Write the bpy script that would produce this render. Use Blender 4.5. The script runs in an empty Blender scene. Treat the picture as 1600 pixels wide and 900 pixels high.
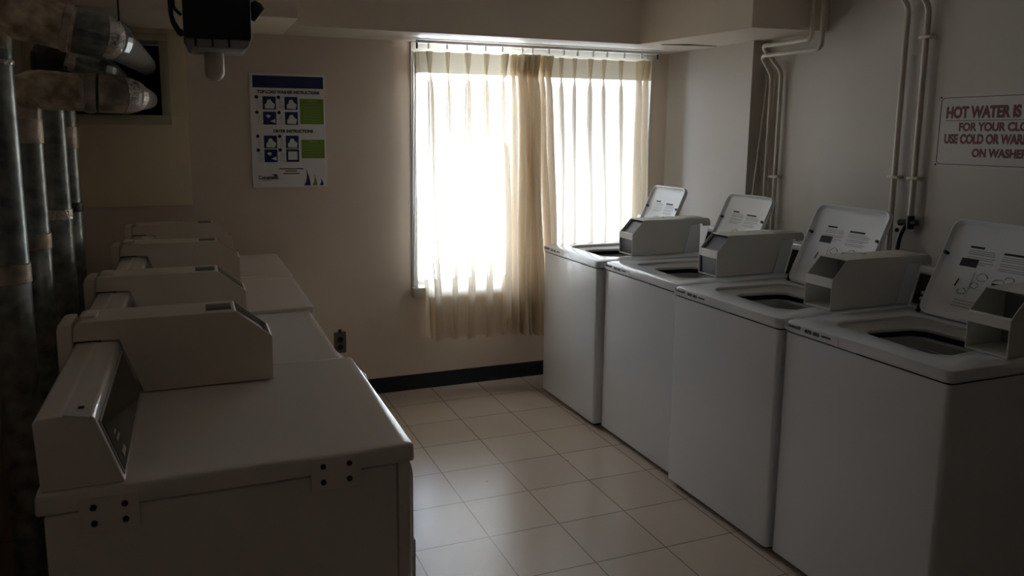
import bpy, bmesh, math, random
from mathutils import Vector, Matrix
random.seed(7)
S = bpy.context.scene
COL = S.collection

# ------------------------------------------------------------------ camera
F_PX, YAW, PITCH, ROLL, EYE = 1187.49, 0.365343, 0.149071, 0.005955, 1.5674
CX, CY = 754.88, 387.52
fw = Vector((math.sin(YAW)*math.cos(PITCH), math.cos(YAW)*math.cos(PITCH), -math.sin(PITCH)))
rt0 = Vector((math.cos(YAW), -math.sin(YAW), 0)); up0 = rt0.cross(fw)
rt = math.cos(ROLL)*rt0 + math.sin(ROLL)*up0
up = -math.sin(ROLL)*rt0 + math.cos(ROLL)*up0
cam = bpy.data.cameras.new('camera'); co = bpy.data.objects.new('camera', cam); COL.objects.link(co)
cam.sensor_width = 36.0; cam.lens = F_PX*36/1600
cam.shift_x = (800-CX)/1600; cam.shift_y = (CY-450)/1600
cam.clip_start = 0.02
M = Matrix((rt, up, -fw)).transposed().to_4x4(); M.translation = Vector((0, 0, EYE))
co.matrix_world = M
S.camera = co

# ------------------------------------------------------------------ light and exposure
SKY = 31.0
world = bpy.data.worlds.new('world'); S.world = world; world.use_nodes = True
wn = world.node_tree.nodes; wl = world.node_tree.links
bg = wn['Background']; bg.inputs['Color'].default_value = (0.67, 0.805, 1.0, 1); bg.inputs['Strength'].default_value = SKY
pl = bpy.data.lights.new('daylight_portal', 'AREA'); po = bpy.data.objects.new('daylight_portal', pl); COL.objects.link(po)
pl.shape = 'RECTANGLE'; pl.size = 1.62; pl.size_y = 1.44; pl.cycles.is_portal = True
po.location = (2.035, 4.57, 1.34); po.rotation_euler = (math.radians(-90), 0, 0)
S.view_settings.view_transform = 'Standard'; S.view_settings.look = 'None'
S.view_settings.gamma = 1.0; S.view_settings.use_curve_mapping = False
S.view_settings.exposure = 0.0
S.cycles.max_bounces = 14; S.cycles.diffuse_bounces = 8; S.cycles.transparent_max_bounces = 24
S.cycles.transmission_bounces = 10; S.cycles.glossy_bounces = 5
S.cycles.sample_clamp_indirect = 6.0; S.cycles.caustics_reflective = False
S.cycles.use_denoising = True

# ------------------------------------------------------------------ materials
def lin(c):
    return tuple(((v/255)/12.92 if v/255 <= .04045 else ((v/255+.055)/1.055)**2.4) for v in c) + (1,)
def new_mat(name):
    m = bpy.data.materials.new(name); m.use_nodes = True
    return m, m.node_tree.nodes, m.node_tree.links, m.node_tree.nodes['Principled BSDF']
def pbr(name, col, rough=.5, metal=0.0, spec=.5, noise=0.0, nscale=8.0, bump=0.0, bscale=60.0, col2=None, coat=0.0):
    m, n, l, p = new_mat(name)
    p.inputs['Roughness'].default_value = rough; p.inputs['Metallic'].default_value = metal
    p.inputs['Specular IOR Level'].default_value = spec
    p.inputs['Coat Weight'].default_value = coat; p.inputs['Coat Roughness'].default_value = .08
    p.inputs['Base Color'].default_value = col if len(col) == 4 else (*col, 1)
    tc = n.new('ShaderNodeTexCoord')
    if noise or col2:
        t = n.new('ShaderNodeTexNoise'); t.inputs['Scale'].default_value = nscale; t.inputs['Detail'].default_value = 6
        l.new(tc.outputs['Object'], t.inputs['Vector'])
        r = n.new('ShaderNodeValToRGB'); r.color_ramp.elements[0].position = .35; r.color_ramp.elements[1].position = .68
        c = tuple(col[:3])
        r.color_ramp.elements[0].color = (*(x*(1-noise) for x in (col2 or c)), 1) if not col2 else (*col2[:3], 1)
        r.color_ramp.elements[1].color = (*c, 1)
        l.new(t.outputs['Fac'], r.inputs['Fac']); l.new(r.outputs['Color'], p.inputs['Base Color'])
    if bump:
        t2 = n.new('ShaderNodeTexNoise'); t2.inputs['Scale'].default_value = bscale; t2.inputs['Detail'].default_value = 4
        l.new(tc.outputs['Object'], t2.inputs['Vector'])
        b = n.new('ShaderNodeBump'); b.inputs['Strength'].default_value = bump; b.inputs['Distance'].default_value = .01
        l.new(t2.outputs['Fac'], b.inputs['Height']); l.new(b.outputs['Normal'], p.inputs['Normal'])
    return m

MAT = {}
MAT['wall'] = pbr('cream_wall_paint', (.76, .65, .56), .55, noise=.06, nscale=2.5, bump=.04, bscale=90)
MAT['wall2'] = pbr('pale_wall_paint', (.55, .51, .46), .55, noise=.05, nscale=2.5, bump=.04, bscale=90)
MAT['soffit'] = pbr('soffit_paint', (.78, .69, .595), .55, noise=.05, nscale=2.0, bump=.03, bscale=70)
MAT['ceil'] = pbr('ceiling_paint', (.78, .71, .63), .7, noise=.04, nscale=2)
MAT['wall_dim'] = pbr('darkened_wall_paint', (.30, .25, .21), .6, noise=.05, nscale=2)  # for the unseen front wall, darkened to cut bounce light
MAT['board'] = pbr('painted_board', (.80, .67, .48), .5, noise=.07, nscale=4, bump=.05, bscale=40)
MAT['ventframe'] = pbr('olive_frame_paint', (.50, .46, .31), .5, noise=.1, nscale=6)
MAT['dark'] = pbr('dark_void', (.012, .012, .012), .9)
MAT['base'] = pbr('black_rubber_baseboard', (.010, .011, .016), .45, noise=.2, nscale=10)
MAT['enamel'] = pbr('white_enamel', (.735, .76, .81), .14, spec=.45, coat=.25, noise=.025, nscale=3)
MAT['enamel_d'] = pbr('ivory_enamel', (.86, .795, .75), .15, spec=.45, coat=.2, noise=.03, nscale=3)
MAT['coin'] = pbr('painted_steel_box', (.66, .645, .61), .42, noise=.03, nscale=6, bump=.02, bscale=200)
MAT['coin_d'] = pbr('painted_steel_box_ivory', (.78, .70, .60), .42, noise=.03, nscale=6, bump=.02, bscale=200)
MAT['slide'] = pbr('grey_coin_slide', (.085, .09, .10), .35, metal=.4)
MAT['inside'] = pbr('box_inside', (.22, .21, .195), .6)
MAT['panel'] = pbr('dark_control_glass', (.018, .019, .018), .12, spec=.6)
MAT['bezel'] = pbr('grey_bezel', (.42, .41, .39), .35, metal=.3)
MAT['button'] = pbr('grey_button', (.45, .45, .44), .4)
MAT['drum'] = pbr('tub_steel', (.34, .34, .33), .4, metal=.1)
MAT['drumwall'] = pbr('dim_drum_wall', (.07, .07, .068), .45)  # shade deep in the drum is put into this darker colour
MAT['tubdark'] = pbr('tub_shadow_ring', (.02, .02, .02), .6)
MAT['tray'] = pbr('grey_tub_cover', (.42, .42, .41), .4)
MAT['rubber'] = pbr('black_rubber', (.012, .012, .012), .6)
MAT['ink'] = pbr('black_ink', (.012, .012, .014), .7)
MAT['inkgrey'] = pbr('grey_ink', (.22, .22, .23), .7)
MAT['inkblue'] = pbr('blue_ink', (.035, .035, .12), .7)
MAT['labelpaper'] = pbr('label_film', (.68, .67, .70), .4)
MAT['galv'] = pbr('galvanized_steel', (.42, .45, .44), .30, metal=.75, col2=(.19, .21, .205), nscale=22, bump=.05, bscale=30)
MAT['oldgalv'] = pbr('dusty_stained_duct', (.88, .78, .61), .38, metal=.12, col2=(.36, .27, .19), nscale=26, bump=.12, bscale=35)
MAT['rubberband'] = pbr('dark_strap', (.05, .05, .04), .5)
MAT['foil'] = pbr('crinkled_foil_tape', (.78, .76, .72), .22, metal=1.0, col2=(.45, .41, .36), nscale=14, bump=.9, bscale=55)
MAT['tape'] = pbr('dirty_foil_tape', (.80, .69, .57), .40, metal=.4, col2=(.30, .25, .20), nscale=16, bump=.3, bscale=60)
MAT['darkduct'] = pbr('black_duct', (.030, .030, .030), .4, metal=.3)
MAT['blackbox'] = pbr('black_metal', (.008, .008, .008), .55)
MAT['greytray'] = pbr('grey_plastic_tray', (.30, .29, .28), .5, noise=.1, nscale=20)
MAT['dome'] = pbr('milky_plastic', (.62, .58, .50), .35)
MAT['pipe'] = pbr('painted_pipe', (.56, .50, .425), .42, noise=.06, nscale=12, bump=.06, bscale=60)
MAT['copper'] = pbr('dark_valve_metal', (.03, .026, .022), .4, metal=.5)
MAT['screw'] = pbr('rusty_screw', (.05, .03, .022), .5, metal=.7)
MAT['frame'] = pbr('white_window_frame', (.74, .74, .73), .35)
MAT['sill'] = pbr('painted_sill', (.62, .57, .50), .5, noise=.06, nscale=15)
MAT['track'] = pbr('white_track', (.78, .77, .74), .35)
MAT['outlet'] = pbr('brown_outlet', (.12, .11, .09), .5, noise=.2, nscale=60)
MAT['poster'] = pbr('poster_card', (.84, .83, .85), .5)
MAT['navy'] = pbr('poster_navy', (.014, .024, .11), .5)
MAT['green'] = pbr('poster_green', (.21, .34, .045), .5)
MAT['posterwhite'] = pbr('poster_figure_white', (.80, .80, .82), .5)
MAT['greenlight'] = pbr('poster_pale_green', (.36, .48, .2), .5)
MAT['sign'] = pbr('sign_board', (.56, .53, .51), .42, noise=.04, nscale=7)
MAT['red'] = pbr('sign_red_paint', (.13, .012, .018), .5)
MAT['door'] = MAT['enamel_d']
MAT['bolt'] = pbr('steel_bolt', (.35, .34, .33), .35, metal=.9)

def glass_mat():
    m, n, l, p = new_mat('window_glass')
    out = n['Material Output']; n.remove(p)
    t = n.new('ShaderNodeBsdfTransparent'); g = n.new('ShaderNodeBsdfGlossy'); g.inputs['Roughness'].default_value = .02
    fr = n.new('ShaderNodeFresnel'); fr.inputs['IOR'].default_value = 1.45
    mx = n.new('ShaderNodeMixShader'); l.new(fr.outputs[0], mx.inputs[0]); l.new(t.outputs[0], mx.inputs[1]); l.new(g.outputs[0], mx.inputs[2])
    l.new(mx.outputs[0], out.inputs[0]); return m
MAT['glass'] = glass_mat()
def screen_mat():  # half-clear grey for the added sheet that dims the daylight
    m, n, l, p = new_mat('grey_dimming_sheet'); out = n['Material Output']; p.inputs['Base Color'].default_value = (.10, .11, .12, 1); p.inputs['Roughness'].default_value = .7
    t = n.new('ShaderNodeBsdfTransparent'); mx = n.new('ShaderNodeMixShader'); mx.inputs[0].default_value = .32
    l.new(t.outputs[0], mx.inputs[1]); l.new(p.outputs[0], mx.inputs[2]); l.new(mx.outputs[0], out.inputs[0]); return m
MAT['screen'] = screen_mat()

def cloth_mat(name, col, trans, seethru):
    m, n, l, p = new_mat(name); out = n['Material Output']; n.remove(p)
    d = n.new('ShaderNodeBsdfDiffuse'); t = n.new('ShaderNodeBsdfTranslucent'); tr = n.new('ShaderNodeBsdfTransparent')
    tc = n.new('ShaderNodeTexCoord')
    w = n.new('ShaderNodeTexWave'); w.wave_type = 'BANDS'; w.bands_direction = 'Z'; w.inputs['Scale'].default_value = 40; w.inputs['Distortion'].default_value = 6; w.inputs['Detail'].default_value = 3
    l.new(tc.outputs['Object'], w.inputs['Vector'])
    r = n.new('ShaderNodeValToRGB'); r.color_ramp.elements[0].color = (*(c*.86 for c in col), 1); r.color_ramp.elements[1].color = (*col, 1)
    l.new(w.outputs['Fac'], r.inputs['Fac'])
    l.new(r.outputs[0], d.inputs['Color']); l.new(r.outputs[0], t.inputs['Color'])
    tr.inputs['Color'].default_value = (1, .99, .97, 1)
    m1 = n.new('ShaderNodeMixShader'); m1.inputs[0].default_value = trans; l.new(d.outputs[0], m1.inputs[1]); l.new(t.outputs[0], m1.inputs[2])
    m2 = n.new('ShaderNodeMixShader'); m2.inputs[0].default_value = seethru; l.new(m1.outputs[0], m2.inputs[1]); l.new(tr.outputs[0], m2.inputs[2])
    l.new(m2.outputs[0], out.inputs[0]); return m
MAT['curtain'] = cloth_mat('cream_sheer_curtain', (.86, .765, .62), .40, .09)
MAT['header'] = cloth_mat('cream_curtain_heading', (.80, .69, .50), .085, .0)

def floor_mat():
    m, n, l, p = new_mat('vinyl_floor_tiles')
    tc = n.new('ShaderNodeTexCoord'); mp = n.new('ShaderNodeMapping')
    T = .3048
    mp.inputs['Location'].default_value = (-1.02463/T, -4.11629/T, 0); mp.inputs['Scale'].default_value = (1/T, 1/T, 1)
    l.new(tc.outputs['Object'], mp.inputs['Vector'])
    sx = n.new('ShaderNodeSeparateXYZ'); l.new(mp.outputs[0], sx.inputs[0])
    def mth(op, a, b=None):
        q = n.new('ShaderNodeMath'); q.operation = op
        for i, v in enumerate((a, b)):
            if v is None: continue
            if isinstance(v, (int, float)): q.inputs[i].default_value = v
            else: l.new(v, q.inputs[i])
        return q.outputs[0]
    def edge(s):
        f = mth('FRACT', s); return mth('MINIMUM', f, mth('SUBTRACT', 1.0, f))
    e = mth('MINIMUM', edge(sx.outputs[0]), edge(sx.outputs[1]))
    line = mth('LESS_THAN', e, .0075)
    cx = n.new('ShaderNodeCombineXYZ'); l.new(mth('FLOOR', sx.outputs[0]), cx.inputs[0]); l.new(mth('FLOOR', sx.outputs[1]), cx.inputs[1])
    wn_ = n.new('ShaderNodeTexWhiteNoise'); wn_.noise_dimensions = '2D'; l.new(cx.outputs[0], wn_.inputs['Vector'])
    ns = n.new('ShaderNodeTexNoise'); ns.inputs['Scale'].default_value = 60; ns.inputs['Detail'].default_value = 3; l.new(tc.outputs['Object'], ns.inputs['Vector'])
    val = mth('ADD', mth('ADD', .035, mth('MULTIPLY', wn_.outputs['Value'], .035)), mth('MULTIPLY', ns.outputs['Fac'], .022))
    rp = n.new('ShaderNodeValToRGB'); rp.color_ramp.elements[0].color = (.48, .40, .33, 1); rp.color_ramp.elements[1].color = (.68, .58, .49, 1)
    rp.color_ramp.elements[0].position = .0; rp.color_ramp.elements[1].position = .14
    l.new(val, rp.inputs[0])
    # scuffs: small dark specks
    vo = n.new('ShaderNodeTexVoronoi'); vo.inputs['Scale'].default_value = 5.5; l.new(tc.outputs['Object'], vo.inputs['Vector'])
    speck = mth('LESS_THAN', vo.outputs['Distance'], .028)
    mx = n.new('ShaderNodeMix'); mx.data_type = 'RGBA'; l.new(mth('MULTIPLY', mth('MAXIMUM', line, speck), .72), mx.inputs[0])
    l.new(rp.outputs[0], mx.inputs[6]); mx.inputs[7].default_value = (.07, .055, .045, 1)
    l.new(mx.outputs[2], p.inputs['Base Color'])
    p.inputs['Roughness'].default_value = .27
    p.inputs['Specular IOR Level'].default_value = .5
    bp_ = n.new('ShaderNodeBump'); bp_.inputs['Strength'].default_value = .25; bp_.inputs['Distance'].default_value = .002
    hh = mth('SUBTRACT', 1.0, line); l.new(hh, bp_.inputs['Height']); l.new(bp_.outputs[0], p.inputs['Normal'])
    return m
MAT['floor'] = floor_mat()

# ------------------------------------------------------------------ mesh helpers
class MB:
    """collects shapes in a bmesh and links them as one mesh object"""
    def __init__(s): s.bm = bmesh.new(); s.mats = []
    def _mi(s, mat):
        if mat is None: return 0
        if mat not in s.mats: s.mats.append(mat)
        return s.mats.index(mat)
    def add(s, b, mat=None):
        bmesh.ops.recalc_face_normals(b, faces=b.faces)
        i = s._mi(mat)
        for f in b.faces: f.material_index = i
        me = bpy.data.meshes.new('tmp'); b.to_mesh(me); b.free()
        s.bm.from_mesh(me); bpy.data.meshes.remove(me); return s
    def box(s, a, c, bev=0.0, seg=2, mat=None):
        b = bmesh.new(); bmesh.ops.create_cube(b, size=1)
        lo = [min(x, y) for x, y in zip(a, c)]; hi = [max(x, y) for x, y in zip(a, c)]
        for v in b.verts: v.co = Vector([lo[i] + (v.co[i]+.5)*(hi[i]-lo[i]) for i in range(3)])
        if bev: bmesh.ops.bevel(b, geom=list(b.edges), offset=bev, segments=seg, affect='EDGES', profile=.5)
        return s.add(b, mat)
    def prism(s, prof, axis, a0, a1, bev=0.0, seg=2, mat=None):
        """prof: 2-D polygon; axis 'x': (y,z), 'y': (x,z), 'z': (x,y)"""
        b = bmesh.new()
        def P(q, t): return {'x': (t, q[0], q[1]), 'y': (q[0], t, q[1]), 'z': (q[0], q[1], t)}[axis]
        lo = [b.verts.new(P(q, a0)) for q in prof]; hi = [b.verts.new(P(q, a1)) for q in prof]
        k = len(prof)
        b.faces.new(lo); b.faces.new(hi[::-1])
        for i in range(k): b.faces.new((lo[i], lo[(i+1) % k], hi[(i+1) % k], hi[i]))
        if bev: bmesh.ops.bevel(b, geom=list(b.edges), offset=bev, segments=seg, affect='EDGES', profile=.5)
        return s.add(b, mat)
    def loft(s, rings, cap0=True, cap1=True, mat=None):
        b = bmesh.new(); R = [[b.verts.new(p) for p in r] for r in rings]; k = len(R[0])
        for i in range(len(R)-1):
            for j in range(k): b.faces.new((R[i][j], R[i][(j+1) % k], R[i+1][(j+1) % k], R[i+1][j]))
        if cap0: b.faces.new(R[0][::-1])
        if cap1: b.faces.new(R[-1])
        return s.add(b, mat)
    def tube(s, pts, rad, n=16, cap=True, mat=None):
        pts = [Vector(p) for p in pts]; k = len(pts)
        if not isinstance(rad, (list, tuple)): rad = [rad]*k
        T = []
        for i in range(k):
            a = pts[max(i-1, 0)]; c = pts[min(i+1, k-1)]; T.append((c-a).normalized())
        ref = Vector((0, 0, 1)) if abs(T[0].z) < .9 else Vector((1, 0, 0))
        U = (ref - T[0]*ref.dot(T[0])).normalized(); rings = []
        for i in range(k):
            U = (U - T[i]*U.dot(T[i])).normalized(); V = T[i].cross(U)
            rings.append([pts[i] + rad[i]*(math.cos(2*math.pi*j/n)*U + math.sin(2*math.pi*j/n)*V) for j in range(n)])
        return s.loft(rings, cap, cap, mat)
    def sphere(s, c, r, sc=(1, 1, 1), mat=None, u=14, v=8):
        b = bmesh.new(); bmesh.ops.create_uvsphere(b, u_segments=u, v_segments=v, radius=r)
        for q in b.verts: q.co = Vector((q.co.x*sc[0], q.co.y*sc[1], q.co.z*sc[2])) + Vector(c)
        return s.add(b, mat)
    def poly(s, pts, th, axis, mat=None):
        return s.prism(pts, axis, th[0], th[1], mat=mat)
    def build(s, name, mat=None, parent=None, smooth=True, angle=35):
        me = bpy.data.meshes.new(name); s.bm.to_mesh(me); s.bm.free()
        for m in ([mat] if mat is not None and not s.mats else s.mats): me.materials.append(MAT[m])
        if smooth:
            me.shade_smooth(); me.set_sharp_from_angle(angle=math.radians(angle))
        o = bpy.data.objects.new(name, me); COL.objects.link(o)
        if parent is not None: o.parent = parent
        return o
def fillet(pts, r, n=8):
    """rounds the inner corners of a polyline"""
    pts = [Vector(p) for p in pts]; out = [pts[0]]
    for i in range(1, len(pts)-1):
        a, b, c = pts[i-1], pts[i], pts[i+1]
        d1 = (a-b); d2 = (c-b); rr = min(r, d1.length*.49, d2.length*.49)
        p1 = b + d1.normalized()*rr; p2 = b + d2.normalized()*rr
        for k in range(n+1):
            t = k/n; out.append((1-t)**2*p1 + 2*t*(1-t)*b + t*t*p2)
    out.append(pts[-1]); return out
def rrect(x0, x1, y0, y1, r, z, n=6):
    """rounded rectangle outline, 4*(n+1) points"""
    o = []
    for cx, cy, a0 in ((x1-r, y1-r, 0), (x0+r, y1-r, 90), (x0+r, y0+r, 180), (x1-r, y0+r, 270)):
        for k in range(n+1):
            a = math.radians(a0 + 90*k/n); o.append(Vector((cx+r*math.cos(a), cy+r*math.sin(a), z)))
    return o
def thing(name, label, cat, loc=(0, 0, 0), group=None):
    o = bpy.data.objects.new(name, None); COL.objects.link(o); o.location = loc; o.empty_display_size = .1
    o['label'] = label; o['category'] = cat
    if group: o['group'] = group
    return o
def tag(o, label, cat, group=None):
    o['label'] = label; o['category'] = cat
    if group: o['group'] = group
    return o
def struct(o, label=None, cat=None):
    o['kind'] = 'structure'
    if label: o['label'] = label
    if cat: o['category'] = cat
    return o
def text_bm(body, size, bold=0.0, width=None, height=None, align='LEFT', depth=.0006):
    cu = bpy.data.curves.new('t', 'FONT'); cu.body = body; cu.size = size; cu.extrude = depth; cu.offset = bold; cu.align_x = align
    ob = bpy.data.objects.new('t', cu); COL.objects.link(ob)
    dg = bpy.context.evaluated_depsgraph_get(); dg.update()
    me = bpy.data.meshes.new_from_object(ob.evaluated_get(dg))
    b = bmesh.new(); b.from_mesh(me); bpy.data.objects.remove(ob); bpy.data.curves.remove(cu); bpy.data.meshes.remove(me)
    xs = [v.co.x for v in b.verts]; ys = [v.co.y for v in b.verts]
    if width:
        sx = width/(max(xs)-min(xs)); x0 = min(xs) if align == 'LEFT' else (min(xs)+max(xs))/2
        for v in b.verts: v.co.x = (v.co.x-x0)*sx
    if height:
        sy = height/(max(ys)-min(ys)); y0 = min(ys)
        for v in b.verts: v.co.y = (v.co.y-y0)*sy
    return b
class Face:
    """a flat face in space: origin, right axis, up axis; x and y measured on it, d outwards"""
    def __init__(s, o, r, u): s.o = Vector(o); s.r = Vector(r).normalized(); s.u = Vector(u).normalized(); s.n = s.r.cross(s.u)
    def mat(s, x, y, d=0):
        m = Matrix((s.r, s.u, s.n)).transposed().to_4x4(); m.translation = s.o + s.r*x + s.u*y + s.n*d; return m
    def rect(s, mb, x0, x1, y0, y1, d0=0, d1=.001, mat=None, bev=0):
        b = bmesh.new(); bmesh.ops.create_cube(b, size=1)
        for v in b.verts: v.co = Vector((x0+(v.co.x+.5)*(x1-x0), y0+(v.co.y+.5)*(y1-y0), d0+(v.co.z+.5)*(d1-d0)))
        if bev: bmesh.ops.bevel(b, geom=list(b.edges), offset=bev, segments=2, affect='EDGES')
        b.transform(s.mat(0, 0)); mb.add(b, mat)
    def poly(s, mb, pts, d0=0, d1=.001, mat=None):
        b = bmesh.new(); lo = [b.verts.new((x, y, d0)) for x, y in pts]; hi = [b.verts.new((x, y, d1)) for x, y in pts]; k = len(pts)
        b.faces.new(lo[::-1]); b.faces.new(hi)
        for i in range(k): b.faces.new((lo[i], lo[(i+1) % k], hi[(i+1) % k], hi[i]))
        b.transform(s.mat(0, 0)); mb.add(b, mat)
    def text(s, mb, body, x, y, size, mat=None, d=.0, **kw):
        b = text_bm(body, size, **kw); b.transform(s.mat(x, y, d)); mb.add(b, mat)
    def disc(s, mb, x, y, r, d0=0, d1=.001, mat=None, n=16):
        s.poly(mb, [(x+r*math.cos(2*math.pi*k/n), y+r*math.sin(2*math.pi*k/n)) for k in range(n)], d0, d1, mat)

# ------------------------------------------------------------------ room shell
XL, XR, YB, YF, ZC = -.75, 3.075, 4.385, -2.6, 2.42
ZS = 2.095                       # underside of the bulkheads
WX0, WX1, WZ0, WZ1 = 1.225, 2.845, .625, 2.060     # window opening
VX0, VX1, VZ0, VZ1 = -.64, -.130, 1.654, 2.030    # hole for the ducts
mb = MB(); mb.box((XL-.15, YF-.15, -.12), (XR+.15, YB+.2, 0)); struct(mb.build('floor', 'floor'))
mb = MB(); mb.box((XL-.15, YF-.15, ZC), (XR+.15, YB+.2, ZC+.12)); struct(mb.build('ceiling', 'ceil'))
mb = MB(); t0, t1 = YB, YB+.2
mb.box((XL-.15, t0, 0), (VX0, t1, ZC)); mb.box((VX0, t0, 0), (VX1, t1, VZ0)); mb.box((VX0, t0, VZ1), (VX1, t1, ZC))
mb.box((VX1, t0, 0), (WX0, t1, ZC)); mb.box((WX0, t0, 0), (WX1, t1, WZ0)); mb.box((WX0, t0, WZ1), (WX1, t1, ZC)); mb.box((WX1, t0, 0), (XR+.15, t1, ZC))
struct(mb.build('wall_back', 'wall'))
mb = MB(); mb.box((XL-.15, YF, 0), (XL, YB, ZC)); struct(mb.build('wall_left', 'wall'))
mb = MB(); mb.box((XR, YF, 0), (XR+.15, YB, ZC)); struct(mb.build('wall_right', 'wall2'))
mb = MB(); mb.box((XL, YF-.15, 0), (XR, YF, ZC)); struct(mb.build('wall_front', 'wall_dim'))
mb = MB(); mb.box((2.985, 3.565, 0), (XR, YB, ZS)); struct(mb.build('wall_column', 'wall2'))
# bulkheads
mb = MB(); mb.prism([(.50, 3.975), (2.50, 3.985), (2.62, 3.15), (XR, 3.115), (XR, YB), (.50, YB)], 'z', ZS, ZC, bev=.004)
sof = struct(mb.build('trim_1', 'soffit'))
c = MB(); c.prism([(2.62, 3.93), (2.75, 3.86), (2.96, 3.86), (2.84, 3.885), (2.72, 3.912)], 'z', ZS-.003, ZS+.001); c.build('crack', 'dark', sof)
mb = MB(); mb.box((XL, 3.745, ZS), (.4995, YB, ZC), bev=.004); struct(mb.build('trim_2', 'soffit'))
mb = MB(); mb.prism([(YB, 0), (YB-.012, 0), (YB-.007, .012), (YB-.005, .088), (YB-.002, .094), (YB, .094)], 'x', -.2, 2.985); struct(mb.build('baseboard_back', 'base'))
mb = MB(); mb.prism([(XR, 0), (XR-.012, 0), (XR-.007, .012), (XR-.005, .088), (XR, .094)], 'y', -2.5, 3.56); struct(mb.build('baseboard_right', 'base'))

# window: frame, two sashes, panes, sill, jamb lining
win = MB()
fy0, fy1 = YB+.06, YB+.12
for a, b_ in (((WX0, fy0, WZ0), (WX0+.022, fy1, WZ1)), ((WX1-.022, fy0, WZ0), (WX1, fy1, WZ1)), ((WX0, fy0, WZ0), (WX1, fy1, WZ0+.022)), ((WX0, fy0, WZ1-.022), (WX1, fy1, WZ1)), ((2.005, fy0, WZ0), (2.055, fy1, WZ1))):
    win.box(a, b_, bev=.003)
w1 = struct(win.build('window_1', 'frame'))
for x0, x1 in ((WX0+.022, 2.005), (2.055, WX1-.022)):
    s = MB(); z0, z1 = WZ0+.022, WZ1-.022
    s.box((x0, fy0+.015, z0), (x0+.022, fy1-.015, z1), bev=.002); s.box((x1-.022, fy0+.015, z0), (x1, fy1-.015, z1), bev=.002)
    s.box((x0, fy0+.015, z0), (x1, fy1-.015, z0+.022), bev=.002); s.box((x0, fy0+.015, z1-.022), (x1, fy1-.015, z1), bev=.002)
    so = s.build('sash', 'frame', w1)
    g = MB(); g.box((x0+.022, fy0+.03, z0+.022), (x1-.022, fy0+.034, z1-.022)); g.build('pane', 'glass', so, smooth=False)
    if x0 > 2.02:
        g = MB(); g.box((x0+.01, fy1+.008, z0+.01), (x1-.01, fy1+.0085, z1-.01)); g.build('dimming_sheet', 'screen', so, smooth=False)  # added grey sheet, dims daylight through this half of the window
s = MB(); s.box((WX0-.012, YB-.05, .580), (WX1+.01, YB+.07, .645), bev=.006); s.build('window_sill', 'sill', w1)
s = MB()
s.box((WX0-.008, YB-.012, .645), (WX0+.028, YB+.062, ZS-.002), bev=.003)
s.box((WX0-.008, YB-.014, 2.036), (WX1+.008, YB+.062, ZS-.002), bev=.003)
s.box((WX1-.028, YB-.012, .645), (WX1+.008, YB+.062, ZS-.002), bev=.003)
s.build('window_casing', 'frame', w1)

# painted board and framed hole round the ducts
mb = MB()
by = YB-.014
mb.box((XL, by, 1.18), (-.005, YB-.001, VZ0), bev=.002); mb.box((VX1, by, VZ0), (-.005, YB-.001, ZS-.001), bev=.002); mb.box((XL, by, VZ0), (VX0, YB-.001, ZS-.001), bev=.002); mb.box((VX0, by, VZ1), (VX1, YB-.001, ZS-.001), bev=.002)
brd = tag(mb.build('wall_board', 'board'), 'tan painted board on the back wall with a hole for the ducts', 'board')
mb = MB()
for a, b_ in (((VX0-.045, VZ0-.05), (VX1+.045, VZ0)), ((VX0-.045, VZ1), (VX1+.045, VZ1+.035)), ((VX0-.045, VZ0), (VX0, VZ1)), ((VX1, VZ0), (VX1+.045, VZ1))):
    mb.box((a[0], by-.018, a[1]), (b_[0], by-.0005, b_[1]), bev=.003)
mb.build('hole_frame', 'ventframe', brd)
mb = MB()
x0, x1, y0, y1, z0, z1 = VX0+.001, VX1-.001, YB+.005, YB+.9, VZ0+.001, VZ1-.001
mb.box((x0-.02, y0+.2, z0-.02), (x0, y1, z1+.02)); mb.box((x1, y0+.2, z0-.02), (x1+.02, y1, z1+.02)); mb.box((x0-.02, y0+.2, z0-.02), (x1+.02, y1, z0)); mb.box((x0-.02, y0+.2, z1), (x1+.02, y1, z1+.02)); mb.box((x0-.02, y1, z0-.02), (x1+.02, y1+.02, z1+.02))
struct(mb.build('wall_light_block', 'dark'))  # added black box behind the hole, keeps sky light out

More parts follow.
